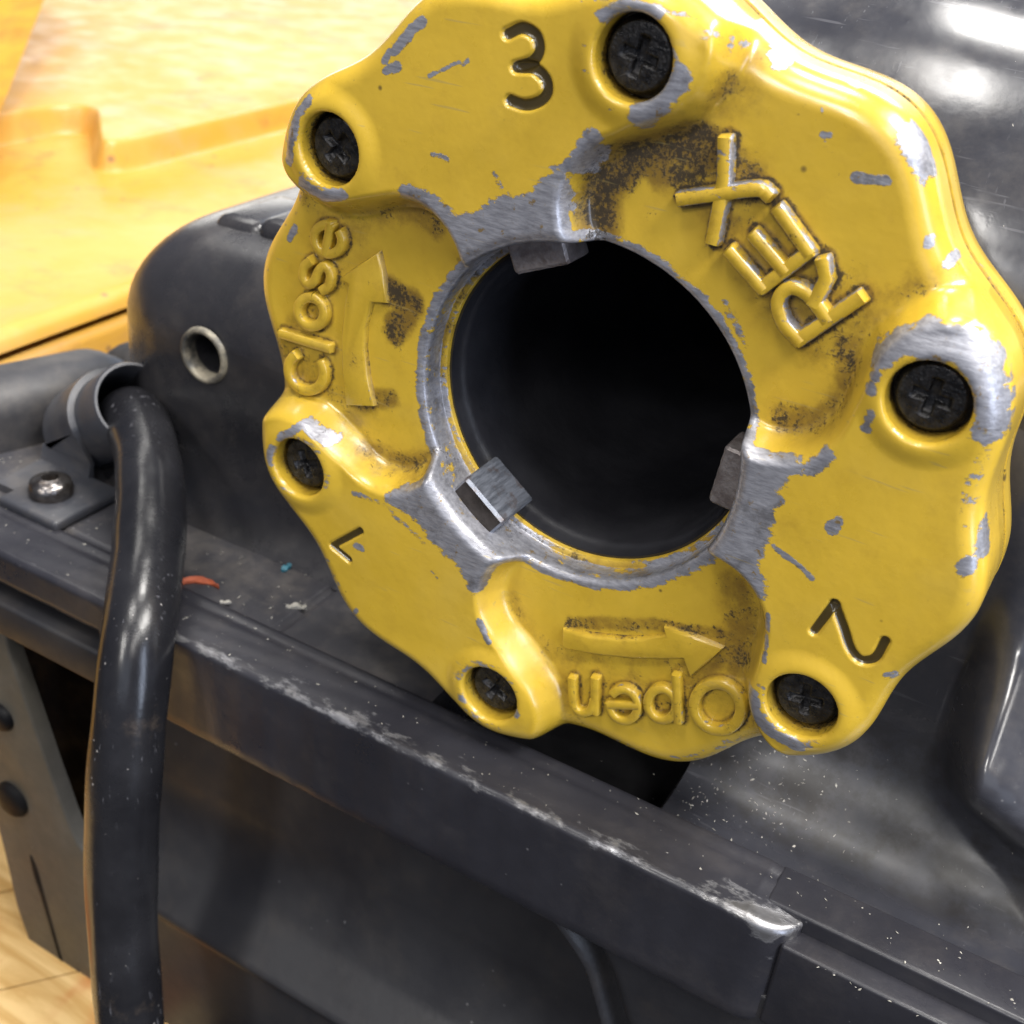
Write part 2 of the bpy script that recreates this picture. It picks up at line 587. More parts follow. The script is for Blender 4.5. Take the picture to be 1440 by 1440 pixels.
hc = onplane(287, 500, 1, 40)
V, F = lathe_y([(6.3, 30), (6.3, 57)], hc[0], hc[2], 48)
F = [f[::-1] for f in F] + [list(range(48)), list(range(48, 96))[::-1]]
carve(gear, V, F)
M_CHIPPED = mat_simple('chipped_pale_rim', (.05, .05, .05), .5, .2, (.38, .34, .26), 120, .4)
V, F = lathe_y([(6.2, 43.5), (6.2, 39.4), (6.8, 39.0), (7.7, 39.2), (8.0, 40.4)], hc[0], hc[2], 48)
obj('hole_rim', V, F, M_CHIPPED, gear)
V, F = lathe_y([(6.2, 53), (4.6, 52.2), (4.2, 49.5), (2.4, 49.0), (2.2, 52), (0.02, 52)], hc[0], hc[2], 48)
obj('bolt', V, F, M_SCREW, gear)

V, F = lathe_y([(33.5, 20), (33.5, 200)], 0, 0, 64)
carve(core, V, [f[::-1] for f in F] + [list(range(64)), list(range(64, 128))[::-1]])

# ---- blocks between the gear case and the yellow case
def skew(c):
    c.x += (c.y - 50) * .36


rbox('bearing_block', -214, -188, 8, 74, -100, -64, 10, M_DULL, MC, 6, skew)
rbox('bearing_block', -213, -190, 70, 92, -100, -64.5, 10, M_DULL, MC, 6, skew)
rbox('yellow_bracket', -215, -150, 100, 130, -130, -66, 3, M_YPL, MC, 3)

# ---- deck
def jitter(x, y, a, s):
    return a * (np.sin(x * s + 1.3 * np.sin(y * s * .7)) + .6 * np.sin(x * s * 2.3 + 2 + y * .5) + .4 * np.sin(x * s * 5.1 + y))


gx = np.concatenate([np.arange(-300, -120, 3), np.arange(-120, -27.5, 1.0)])
gy = np.arange(7.6, 68, 1.0)
X, Y = np.meshgrid(gx, gy, indexing='ij')
Z = -84.8 + jitter(X, Y, .06, .07)
edge = sstep(-76.5, -72, X) * sstep(12, 15, Y)
Z = Z - 1.0 * sstep(-76.0, -75.4, X) * (1 - sstep(-74.2, -73.6, X)) * 1.2
Z = Z - 2.5 * (1 - sstep(7.6, 9.2, Y)) * sstep(-118, -124, X)
deck = obj('deck_plate', np.stack([X, Y, Z], -1).reshape(-1, 3), gridfaces(len(gx), len(gy), flip=True)[:, ::-1], M_DECK, MC, True,
           {'wear': (.22 * np.exp(-((X + 74.8) / 1.5) ** 2)).ravel()})
rbox('sump', -30, 33, 7.9, 46, -106, -102, 1, M_BLACK, MC)
rbox('sump_wall', -30.5, -28.2, 8.2, 46, -105, -85.6, .5, M_GEAR, MC)
rbox('sump_wall', 29.5, 32, 8.2, 46, -105, -91.5, .5, M_GEAR, MC)

# ---- rim bar: profile swept along x; its right end is chamfered and scuffed
rx = np.concatenate([np.arange(-300, -125, 4.0), np.arange(-125, 56, 1.0), np.arange(56, 68.7, .4)])
np_ = 44
RV = []
RW = []
for x in rx:
    e = sstep(57, 68.5, x)
    cut = max(0.0, (x - 58)) * .22
    top = -84.0 - cut * .9
    bot = -113.5 if x > -118 else -95.0 + 0 * x
    fy = -10.5 + 8.5 * (1 - math.sqrt(max(0.0, 1 - max(0.0, (x - 59.5) / 9.2) ** 2))) + .05 * math.sin(x * .31) + .04 * math.sin(x * .83 + 1)
    wj = .5 + .5 * math.sin(x * .21) * math.sin(x * .077 + 1)
    P = [(7.8, bot + 1), (7.8, -92 if x < 60 else min(-92, top - 3)), (7.8, top - .8), (7.0, top)]
    P += [(7.0 - (7.0 - fy - 1.8) * k / 18, top + .10 * math.sin(x * .13 + k) * .4 - .5 * sstep(2, 4, k) * (1 - sstep(4, 6, k)) * .6) for k in range(1, 19)]
    r = 1.7
    P += [(fy + r - r * math.sin(a), top - r + r * math.cos(a)) for a in np.linspace(.15, math.pi / 2, 6)]
    P += [(fy, top - 2 + (bot + 2 - top + 2) * k / 11) for k in range(1, 12)]
    P += [(fy + .7, bot + .4), (fy + 2.2, bot), (0, bot), (7.8, bot + 1)]
    np_ = len(P)
    act = sstep(-112, -95, x) * (1 - sstep(66, 72, x))
    for (y, z) in P:
        RV.append((x, y, z))
        de = math.hypot(y - fy, z - top)
        w = .38 * math.exp(-(de / 3.2) ** 2)
        band = .30 * math.exp(-((y - fy - 4) / 4.5) ** 2) * (1 if z > top - 1 else 0)
        RW.append((w + band * (.6 + .6 * wj)) * (.35 + .65 * act) + .36 * sstep(54, 60, x) * (1 - sstep(61, 66, x)) * math.exp(-((y + 8) / 4) ** 2) * (1 if z > top - 5 else 0) + .22 * sstep(60, 64, x) * (1 if y < 1 and z > -103 else 0))
F = []
n = len(rx)
for i in range(n - 1):
    for k in range(np_ - 1):
        F.append([i * np_ + k, (i + 1) * np_ + k, (i + 1) * np_ + k + 1, i * np_ + k + 1])
F.append([(n - 1) * np_ + k for k in range(np_ - 1)])
M_RIM = mat_cast('scuffed_rim', (.018, .018, .023), (.028, .028, .035), .26, .44, dust=.22, spec=.42, dirt=(.085, .075, .07))
obj('rim_bar', RV, F, M_RIM, MC, True, {'wear': RW}, autosmooth=50)
rbox('inner_ledge', 60, 300, -3.4, 7.9, -108, -84.35, .9, M_RIM, MC, 3)
rbox('lower_ledge', 66, 300, -8.9, -2.0, -112, -88.6, .8, M_RIM, MC, 3)
rbox('lower_strip', -300, -112, -12.5, 5, -111, -99.5, 1.2, M_WALL, MC, 3)

# ---- front wall with the scooped grip pocket and the open handle slot
wx = np.arange(-129, 301, 1.15)
wz = np.arange(-246, -104, 1.15)
X, Z = np.meshgrid(wx, wz, indexing='ij')


def sdbox(x, z, x0, x1, z0, z1, r):
    cx, cz = (x0 + x1) / 2, (z0 + z1) / 2
    qx = np.abs(x - cx) - (x1 - x0) / 2 + r
    qz = np.abs(z - cz) - (z1 - z0) / 2 + r
    return np.minimum(np.maximum(qx, qz), 0) + np.hypot(np.maximum(qx, 0), np.maximum(qz, 0)) - r


Xs = X - (Z + 113) * -.42 * sstep(-20, 20, X)
sd = -sdbox(Xs, Z, -190, 22, -193, -108, 20)
tt = np.clip((Z + 193) / 34.0, 0, 1)
scoop = 19 * (1 - (1 - tt) ** 1.7) + 8 * np.clip((Z + 159) / 46, 0, 1)
pocket = sstep(-2, 12, sd) ** .8 * scoop
sd2 = -sdbox(Xs, Z, -198, 28, -199, -100, 24)
bead = np.exp(-((sd - 0.5) / 2.2) ** 2) * 1.6
ring = np.exp(-((sd2 - 2.0) / 2.8) ** 2) * 6.5 * sstep(-6, 26, X)
yw = -8.6 + pocket - bead * np.maximum(Z < -150, 1.7 * sstep(-10, 15, X)) + ring
slot = np.full_like(X, -9.0)
yw = yw + 4 * sstep(0, 3, slot)
keep = ~((X < -158 - (Z + 150) * .05 + 42 * sstep(-205, -250, Z)) )
Fq = gridfaces(len(wx), len(wz), flip=True)
kv = keep.reshape(-1)
Fq = Fq[kv[Fq].all(1) & ~((slot > 3).reshape(-1)[Fq].any(1))]
wear = .10 * np.exp(-((sd) / 3) ** 2)
VW = np.stack([X, yw, Z], -1).reshape(-1, 3)
u_, inv = np.unique(Fq, return_inverse=True)
o = obj('front_wall', VW[u_], inv.reshape(-1, 4), M_WALL, MC, True, {'wear': wear.reshape(-1)[u_]})
md = o.modifiers.new('thick', 'SOLIDIFY')
md.thickness = .0025
md.offset = -1


def board(name, px, y, thick, mat, parent, bev=.8):
    P = np.array([onplane(a, b, 1, y)[[0, 2]] for a, b in px])
    P = catmull(P, 5, True)
    ar = np.sum(P[:, 0] * np.roll(P[:, 1], -1) - np.roll(P[:, 0], -1) * P[:, 1])
    if ar < 0:
        P = P[::-1]
    e = np.roll(P, -1, 0) - np.roll(P, 1, 0)
    e /= np.linalg.norm(e, axis=1)[:, None]
    nin = np.stack([-e[:, 1], e[:, 0]], 1)
    V = []
    for off, yy in ((0, y + thick), (0, y + bev), (bev * .35, y + bev * .3), (bev, y)):
        for i in range(len(P)):
            V.append((P[i][0] + nin[i][0] * off, yy, P[i][1] + nin[i][1] * off))
    n = len(P)
    F = gridfaces(4, n, wrap=True).tolist() + [list(range(3 * n, 4 * n)), list(range(n))[::-1]]
    o = obj(name, V, F, mat, parent, True, autosmooth=50)
    bm = bmesh.new()
    bm.from_mesh(o.data)
    bmesh.ops.recalc_face_normals(bm, faces=bm.faces)
    bm.to_mesh(o.data)
    bm.free()
    return o


hp = board('handle_plate', [(-45, 870), (0, 885), (14, 925), (45, 1015), (80, 1115), (108, 1185), (140, 1225), (165, 1242), (185, 1250), (190, 1300), (190, 1480), (165, 1460), (128, 1420), (62, 1362), (28, 1290), (6, 1200), (-30, 1050)], -10, 5, M_PLATE, MC)
board('dark_slit_strip', [(42, 1202), (52, 1222), (63, 1262), (76, 1310), (92, 1368), (89, 1369), (72, 1312), (58, 1264), (46, 1226)], -10.15, .6, M_BLACK, hp, .05)  # black strip laid on the plate for the dark of an open slit
rbox('slot_shade_panel', -220, -104, 20, 24, -228, -112, 1, mat_simple('slot_shade_black', (.0015, .0015, .002), .9, spec=.03), MC)  # added black panel, standing in for the deep shade inside the slot
rbox('base_body', -230, 300, 66, 300, -246, -101, 4, M_BLACK, MC)
for px, py, r in ((12, 1128, 6.2), (-4, 1012, 4.6)):
    c = onplane(px, py, 1, -12)
    V, F = lathe_y([(r, -8), (r, -11), (r * .85, -12.2), (r * .4, -12.7), (.05, -12.8)], c[0], c[2], 32)
    obj('rubber_knob', V, F, M_BLACK, MC)

# ---- hose sleeve and clamp on the deck
SX0, SX1 = -192.0, -146.0
sy, sz = 34.0, -54.0
th = np.linspace(0, 2 * math.pi, 48, endpoint=False)
pr_ = [(9.6, SX0), (11.2, SX0), (11.9, -172), (11.8, SX1 - .8), (11.4, SX1), (10.7, SX1), (10.3, SX1 - .8), (10.4, SX0 + 2), (.05, SX0 + 2)]
V = np.concatenate([np.stack([np.full(48, x), sy + r * np.cos(th), sz + r * np.sin(th)], 1) for r, x in pr_])
TA, TB = rad(36), rad(-17)


def tilt(P, w=1.0):
    """swing the sleeve up and a little towards the operator about its mouth"""
    P = np.asarray(P, float)
    dx, dy, dz = P[:, 0] - SX1, P[:, 1] - sy, P[:, 2] - sz
    a = TA * w
    x2, z2 = dx * np.cos(a) - dz * np.sin(a), dx * np.sin(a) + dz * np.cos(a)
    x3, y3 = x2 * math.cos(TB) - dy * math.sin(TB), x2 * math.sin(TB) + dy * math.cos(TB)
    return np.stack([SX1 + x3, sy + y3, sz + z2], 1)


sleeve = obj('hose_sleeve', tilt(V), gridfaces(len(pr_), 48, wrap=True, flip=True), M_CLAMP, MC, True, autosmooth=50)
# strap over the sleeve, running down to a foot
V = []
prof2 = []
for r in (12.0, 14.0):
    for a in np.linspace(-.35, math.pi + .15, 28):
        prof2.append((sy + r * math.cos(a), sz + r * math.sin(a)))
half = len(prof2) // 2
outer = prof2[half:] + [(sy - 13.6, -77), (sy - 15.0, -81.5), (sy - 31, -82.4)]
inner = prof2[:half] + [(sy - 12.3, -77), (sy - 13.2, -84.7), (sy - 31, -84.75)]
npt = len(outer)
for x in (-184.5, -183.5, -162.5, -161.5):
    ins = .35 if x in (-184.5, -161.5) else 0
    for (y, z) in outer:
        V.append((x, y, z - ins * .3))
    for (y, z) in inner:
        V.append((x, y, z))
F = []
for i in range(3):
    b, c = i * 2 * npt, (i + 1) * 2 * npt
    for k in range(npt - 1):
        F.append([b + k, b + k + 1, c + k + 1, c + k])
        F.append([b + npt + k, c + npt + k, c + npt + k + 1, b + npt + k + 1])
    F.append([b + npt - 1, b + 2 * npt - 1, c + 2 * npt - 1, c + npt - 1])
    F.append([b, c, c + npt, b + npt])
for b in (0, 3 * 2 * npt):
    for k in range(npt - 1):
        F.append([b + k, b + npt + k, b + npt + k + 1, b + k + 1])
V = np.array(V)
idx = np.arange(len(V)) % npt
flat = V.copy()
flat[:, 0] = SX1 + (V[:, 0] - SX1) * .85 - 2.0
flat[:, 1] += 9
V = np.where((idx < npt - 3)[:, None], tilt(V), flat)
clamp = obj('hose_clamp', V, F, M_CLAMP, MC, True, autosmooth=45)
cs = onplane(72, 688, 2, -80)


def lathe_z(profile, cx, cy, seg=40):
    th = np.linspace(0, 2 * math.pi, seg, endpoint=False)
    V = np.concatenate([np.stack([cx + r * np.cos(th), cy + r * np.sin(th), np.full(seg, z)], 1) for r, z in profile])
    return V, gridfaces(len(profile), seg, wrap=True).tolist()


rbox('clamp_foot', cs[0] - 10, cs[0] + 13, cs[1] - 10.5, cs[1] + 14, -84.75, -81.3, 1.2, M_CLAMP, clamp, 3)
V, F = lathe_z([(6.0, -81.2), (6.3, -79.5), (5.6, -77.2), (3.8, -76.2), (2.4, -76.0), (2.0, -78.4), (.05, -78.6)], cs[0], cs[1])
obj('clamp_screw', V, F, M_NUTS, clamp, True, autosmooth=60)

# ================================================================== HOSE (hangs from the sleeve over the rim)
pts = [(-168, 45, -78), (-157.5, 40, -68)]
for px, py, y in ((188, 588, 36), (201, 618, 28.5), (209, 656, 20.5), (212, 705, 12), (210, 762, 2.5), (204, 822, -8), (195, 890, -18), (185, 980, -25), (176, 1080, -30), (171, 1180, -34), (172, 1290, -38), (180, 1400, -42), (194, 1560, -46), (212, 1800, -50)):
    pts.append(tuple(onplane(px, py, 1, y)))
path = catmull(pts, 12)
rr = np.array([8.9 + .2 * math.sin(i * .11) + .1 * math.sin(i * .37 + 1) for i in range(len(path))])
V, F = tube_mesh(path, rr, 40)
org = path[-1]
tag(obj('rubber_hose', V, F, M_RUB, None, True, origin=org), 'black rubber hose bending out of a grey sleeve and hanging over the tray rim', 'hose')

# ================================================================== CHUCK HANDWHEEL
WH = empty('chuck_handwheel', (0, 0, 0), 'scalloped yellow handwheel with chipped paint, raised lettering and a dark round bore', 'handwheel')
PAD0 = 114.3                     # world angle of one raised pad; the three pads stand 120 degrees apart
RH = 35.0                        # bore in the face
PANEL = 7.0                      # how far the lettered panels lie behind the pads
SCREW_R, SCREW_A, CB = 68.0, 28.46, 6.75
NTH = 1500


def padang(thdeg):
    return (thdeg - PAD0 + 60.0) % 120.0 - 60.0


EDGE_R = [33, 35, 38, 42, 46, 50, 53, 56, 59, 62, 66, 70, 73, 78, 84]
EDGE_A = [22, 20.5, 18.2, 17.6, 18.6, 21.3, 24.6, 29.8, 34.2, 37.2, 38.8, 39.3, 39.0, 37.8, 36]


_er = np.linspace(30, 90, 601)
_ea = np.interp(_er, EDGE_R, EDGE_A)
_k = np.exp(-np.linspace(-2.2, 2.2, 61) ** 2)
_ea = np.convolve(np.pad(_ea, 30, mode='edge'), _k / _k.sum(), mode='valid')
EDGE_R, EDGE_A = _er, _ea


def rout(pa):
    a = np.abs(pa)
    ph = np.where(a < 28.5, a / 28.5, (a - 28.5) / 31.5)
    c = np.cos(2 * math.pi * ph)
    amp = np.where(a < 28.5, 1.9, 2.4)
    return 80.0 - amp + amp * c


def seg_dist(px, pz, poly):
    d = np.full(px.shape, 1e9)
    for (x0, z0), (x1, z1) in zip(poly[:-1], poly[1:]):
        vx, vz = x1 - x0, z1 - z0
        L = vx * vx + vz * vz + 1e-9
        t = np.clip(((px - x0) * vx + (pz - z0) * vz) / L, 0, 1)
        d = np.minimum(d, np.hypot(px - x0 - t * vx, pz - z0 - t * vz))
    return d


def pxpoly(pts, y, smooth=0):
    P = [onplane(a, b, 1, y) for a, b in pts]
    P = [(p[0], p[2]) for p in P]
    if smooth:
        P = [tuple(q) for q in catmull(P, smooth)]
    return P


LETTERS = []          # (strokes, half width, height, wear)
def local(center, U, Vv, pts):
    return [(center[0] + U[0] * a + Vv[0] * b, center[1] + U[1] * a + Vv[1] * b) for a, b in pts]


def arc(a0, a1, n=20, rx=1.0, ry=1.0):
    return [(rx * math.cos(rad(a)), ry * math.sin(rad(a))) for a in np.linspace(a0, a1, n)]


YL = PANEL - .9
# "Close", read upwards: U runs along the line, Vv to the letter tops
U1, V1 = (.17, -.985), (-.95, -.28)


def L1(c, hu, hv, pts, sm=0):
    U = (U1[0] * hu, U1[1] * hu)
    Vv = (V1[0] * hv, V1[1] * hv)
    return pxpoly(local(c, U, Vv, pts), YL, sm)


S_PTS = [(.85, .62), (.35, .98), (-.35, .95), (-.78, .55), (-.4, .1), (.4, -.12), (.8, -.5), (.35, -.95), (-.4, -.98), (-.85, -.62)]
LETTERS.append(([L1((432, 522), 26, 26, arc(48, 312, 30))], 1.19, 1.9, .18))
LETTERS.append(([pxpoly([(398, 469), (464, 489)], YL)], 1.13, 1.9, .18))
LETTERS.append(([L1((439, 438), 20, 19, arc(0, 360, 32))], 1.13, 1.9, .18))
LETTERS.append(([L1((447, 387), 20, 20, S_PTS, 5)], 1.07, 1.9, .18))
LETTERS.append(([L1((463, 336), 20, 20, arc(0, 312, 28)), L1((463, 336), 20, 20, [(-.95, 0), (.95, 0)])], 1.02, 1.9, .18))
# "Open", upside down: reading runs to the left
U2, V2 = (-1.0, -.03), (.03, 1.0)


def L2(c, hu, hv, pts, sm=0):
    return pxpoly(local(c, (U2[0] * hu, U2[1] * hu), (V2[0] * hv, V2[1] * hv), pts), YL, sm)


LETTERS.append(([L2((1010, 993), 33, 33, arc(0, 360, 40))], 1.19, 1.9, .18))
LETTERS.append(([L2((932, 989), 20, 22, arc(0, 360, 30)), pxpoly([(952, 950), (955, 1012)], YL)], 1.02, 1.9, .18))
LETTERS.append(([L2((878, 990), 20, 22, arc(0, 312, 28)), L2((878, 990), 20, 22, [(-.95, 0), (.95, 0)])], 1.02, 1.9, .18))
LETTERS.append(([pxpoly([(838, 954), (838, 1000)], YL), pxpoly([(836, 985), (832, 997), (820, 1001), (810, 994), (807, 978), (806, 954)], YL, 5)], 1.02, 1.9, .18))


# "REX"
def z3(p):
    return [(780 + x * .4583, y * .4583) for x, y in p]


LETTERS.append(([pxpoly(z3([(752, 1040), (938, 912)]), YL), pxpoly(z3([(752, 1040), (705, 985), (690, 920), (725, 880), (775, 895), (815, 940), (838, 975)]), YL, 6), pxpoly(z3([(800, 925), (838, 850), (826, 800)]), YL)], 1.28, 2.3, .33))
LETTERS.append(([pxpoly(z3([(783, 770), (640, 880)]), YL), pxpoly(z3([(783, 770), (692, 642)]), YL), pxpoly(z3([(708, 826), (617, 720)]), YL), pxpoly(z3([(640, 880), (543, 770)]), YL)], 1.22, 2.3, .33))
LETTERS.append(([pxpoly(z3([(527, 430), (522, 560), (490, 735)]), YL, 4), pxpoly(z3([(392, 608), (520, 590), (630, 578), (660, 596)]), YL, 4)], 1.28, 2.3, .36))


DIG = [pxpoly([(713, 48), (733, 40), (752, 50), (757, 70), (747, 87), (725, 95)], 0, 6),
       pxpoly([(728, 95), (750, 97), (766, 112), (768, 130), (757, 143), (737, 148), (717, 142)], 0, 6),
       pxpoly([(506, 747), (467, 768), (490, 787)], 0),
       pxpoly([(1144, 888), (1173, 850)], 0),
       pxpoly([(1173, 850), (1186, 885), (1196, 914), (1211, 929), (1230, 926), (1244, 902)], 0, 5)]
DIGW = [1.15, 1.15, .95, 1.0, 1.0]

screws = []
for k in range(3):
    for s in (-1, 1):
        a = rad(PAD0 + 120 * k + s * SCREW_A)
        screws.append((SCREW_R * math.cos(a), SCREW_R * math.sin(a)))


def face_y(x, z, full=True):
    r = np.hypot(x, z)
    pa = padang(np.degrees(np.arctan2(z, x)))
    e = np.interp(r, EDGE_R, EDGE_A)
    de = np.interp(r + .5, EDGE_R, EDGE_A) - np.interp(r - .5, EDGE_R, EDGE_A)
    d = (np.abs(pa) - e) * r * math.pi / 180 / np.sqrt(1 + (de * r * math.pi / 180) ** 2)
    t = np.clip((d + 2.2) / 5.6, 0, 1)
    f = t * t * t * (t * (6 * t - 15) + 10)
    y = PANEL * f
    ds = np.min([np.hypot(x - a, z - b) for a, b in screws], axis=0)
    y = y - .9 * (1 - sstep(7.8, 12.0, ds)) * (1 - f)
    # panels dish slightly
    y = y + .35 * f * np.sin(x * .15) * np.sin(z * .13 + 1) * .6
    if full:
        for P, w in zip(DIG, DIGW):
            dd = seg_dist(x, z, P)
            y = y + .85 * (1 - sstep(w * .55, w * 1.15, dd))
    return y, d, f, ds, pa, r


th = np.linspace(0, 360, NTH, endpoint=False)
thr = np.radians(th)
R_OUT = rout(padang(th))
tt = np.concatenate([np.linspace(0, .07, 16)[:-1], np.linspace(.07, .86, 150)[:-1], np.linspace(.86, 1, 34)])
RR = RH + tt[:, None] * (R_OUT - RH)[None, :]
XX = RR * np.cos(thr)[None, :]
ZZ = RR * np.sin(thr)[None, :]
Y0, D, Fp, DS, PA, R_ = face_y(XX, ZZ)
ei = RR - RH
rho = 2.6 - 1.2 * Fp
q = np.clip(1 - ei / rho, 0, 1)
Y0 = Y0 + rho * (1 - np.sqrt(1 - np.minimum(q, .9995) ** 2))
eo = (R_OUT[None, :] - RR)
ro = 4.2 + 1.2 * Fp
q = np.clip(1 - eo / ro, 0, 1)
Y0 = Y0 + ro * (1 - np.sqrt(1 - np.minimum(q, .9995) ** 2))
qc = np.clip(1 - (DS - CB) / 1.0, 0, 1)
inside = DS < CB
Y0 = Y0 + 1.0 * (1 - np.sqrt(1 - np.minimum(np.where(inside, 1, qc), .9995) ** 2))

# wear / grime / ink masks (paint condition, in the wheel's own coordinates)
wear = np.zeros_like(XX)
padm = 1 - Fp
reach = 41.5 + 4.5 * np.cos(np.radians(PA * 4.2 + 20)) * .6 + 5.5 * np.exp(-((np.abs(PA) - 17) / 5) ** 2)
wear += padm * .95 * (1 - sstep(reach - 5.5, reach + 5, RR)) * sstep(-2.5, -.6, -D - 1.0)
wear = np.maximum(wear, .62 * (1 - sstep(36.2, 39.0, RR)))
asp = np.arctan2(ZZ, XX)
wear = np.maximum(wear, (.33 + .09 * np.sin(7 * asp + 1) + .06 * np.sin(17 * asp)) * (1 - sstep(8.6, 10.2, DS)) * sstep(CB - .5, CB + .6, DS))
wear = np.maximum(wear, (.30 + .13 * np.sin(5 * asp + .6)) * (1 - sstep(.8, 3.0, np.abs(eo - 2.4))))
wear = np.maximum(wear, padm * .24 * np.exp(-((D + 1.2) / 1.8) ** 2))
CHIPS = [  # photo pixels of chips: polyline, half width mm, strength
    ([(560, 70), (585, 40), (598, 30)], 1.0, .75), ([(545, 85), (553, 72)], .8, .7), ([(548, 98), (565, 92)], 1.0, .7),
    ([(608, 106), (650, 86)], .5, .6), ([(612, 215), (635, 224)], .7, .6), ([(575, 272), (610, 285), (625, 300)], 2.2, .7),
    ([(655, 90), (662, 84)], .6, .55), ([(825, 215), (815, 235), (835, 195)], 2.0, .72), ([(795, 235), (840, 185)], 1.0, .6),
    ([(905, 165), (935, 140), (960, 110)], 2.0, .72), ([(945, 60), (965, 95)], .9, .6), ([(855, 20), (880, 8), (930, 15)], 1.4, .65),
    ([(700, 240), (708, 262)], .9, .5), ([(1065, 80), (1072, 95)], 1.6, .75), ([(1188, 260), (1232, 266)], .9, .75),
    ([(1140, 198), (1150, 198)], .7, .6), ([(1137, 150), (1144, 215)], .4, .45), ([(1290, 360), (1292, 352)], .9, .7),
    ([(1318, 388), (1322, 383)], .9, .7), ([(1240, 500), (1270, 478), (1310, 472)], 2.0, .78), ([(1310, 475), (1355, 485), (1385, 510)], 2.8, .85),
    ([(1385, 510), (1398, 560), (1395, 600)], 2.4, .8), ([(1235, 520), (1228, 545)], 1.2, .62), ([(1220, 600), (1228, 575)], 1.0, .6),
    ([(1172, 740), (1180, 730)], 1.2, .7), ([(1090, 765), (1130, 795), (1145, 810)], .7, .62), ([(1085, 705), (1095, 700)], 1.4, .6),
    ([(1145, 655), (1165, 640)], 1.6, .7), ([(1390, 775), (1398, 745)], 2.0, .85), ([(1358, 800), (1362, 790)], 1.4, .7),
    ([(1082, 860), (1078, 925)], .7, .6), ([(1062, 970), (1066, 1000), (1090, 1025), (1125, 1042)], 1.4, .8),
    ([(1250, 948), (1258, 945)], 1.0, .6), ([(500, 690), (540, 705), (600, 760)], 1.0, .5), ([(675, 870), (690, 900)], .8, .6),
    ([(505, 765), (512, 768)], 1.1, .66), ([(470, 830), (474, 822)], .8, .7), ([(500, 860), (505, 855)], .8, .6),
    ([(610, 800), (618, 808)], .7, .55), ([(400, 612), (430, 595), (455, 615), (465, 622)], 1.2, .66), ([(385, 640), (390, 625)], 1.0, .62),
    ([(432, 255), (460, 275), (490, 272)], 1.2, .72), ([(412, 225), (425, 160), (440, 140)], 1.2, .72), ([(725, 985), (732, 1000)], 1.0, .66),
    ([(735, 790), (745, 800)], .8, .6), ([(1215, 225), (1300, 250)], .1, .0), ([(1190, 105), (1230, 130), (1275, 175)], 1.8, .6),
    ([(1262, 205), (1285, 250), (1330, 245)], 2.2, .75), ([(1180, 130), (1150, 110)], 1.0, .5), ([(380, 345), (388, 330)], 1.0, .65),
    ([(690, 765), (700, 758)], .9, .6), ([(755, 300), (775, 285)], 3.2, .8), ([(780, 815), (840, 832), (920, 825), (975, 800)], 2.6, .62),
    ([(1000, 440), (1030, 500)], 1.0, .5), ([(640, 420), (602, 470)], 1.4, .6),
]
for pts_, w, s in CHIPS:
    dd = seg_dist(XX, ZZ, pxpoly(pts_, 1.0))
    wear = np.maximum(wear, s * (1 - sstep(w * .1, w * 2.3, dd)))

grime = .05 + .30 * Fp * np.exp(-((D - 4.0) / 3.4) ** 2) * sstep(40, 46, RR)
GR = [([(830, 320), (835, 260), (880, 215), (940, 190), (985, 210)], 5.0, .80), ([(990, 260), (1030, 330), (1090, 400), (1150, 470), (1200, 430)], 6.0, .36),
      ([(930, 240), (1000, 220), (1050, 260)], 4.0, .58), ([(1190, 490), (1195, 560), (1150, 595), (1100, 590)], 3.0, .55), ([(990, 140), (1015, 110)], 3, .6),
      ([(450, 610), (500, 640), (570, 665), (620, 650)], 4.5, .58), ([(540, 410), (575, 430), (550, 470)], 3.2, .70), ([(400, 500), (440, 430), (470, 340)], 4.0, .40),
      ([(500, 290), (560, 285), (610, 320)], 3.0, .45), ([(500, 570), (545, 560)], 2.5, .5), ([(1030, 830), (1045, 890), (1035, 940)], 4.0, .50),
      ([(960, 950), (1010, 925), (1040, 900)], 3.5, .48), ([(800, 880), (920, 882), (1010, 895)], 1.8, .52), ([(790, 925), (940, 930)], 2.2, .34),
      ([(860, 960), (940, 985), (1010, 990)], 5.0, .30), ([(690, 820), (700, 880)], 1.5, .3), ([(960, 170), (1000, 150)], 3, .5), ([(430, 520), (440, 525)], 4.5, .42)]
for pts_, w, s in GR:
    dd = seg_dist(XX, ZZ, pxpoly(pts_, 6.0 if w > 0 else 0))
    grime = np.maximum(grime, s * (1 - sstep(w * .4, w * 1.6, dd)) * np.maximum(Fp, .25))
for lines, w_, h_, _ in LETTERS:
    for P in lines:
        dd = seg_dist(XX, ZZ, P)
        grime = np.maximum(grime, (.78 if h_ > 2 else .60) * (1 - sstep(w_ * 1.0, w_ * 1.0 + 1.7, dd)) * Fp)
ink = np.zeros_like(XX)
for P, w in zip(DIG, DIGW):
    ink = np.maximum(ink, 1 - sstep(w * .55, w * 1.05, seg_dist(XX, ZZ, P)))

rows = []          # each: X, Y, Z, wear, grime, ink


def addrow(r, y, w, g):
    r = np.broadcast_to(r, (NTH,))
    y = np.broadcast_to(y, (NTH,))
    w = np.broadcast_to(w, (NTH,))
    rows.append(np.stack([r * np.cos(thr), y, r * np.sin(thr), w, np.full(NTH, g), np.zeros(NTH)], -1))


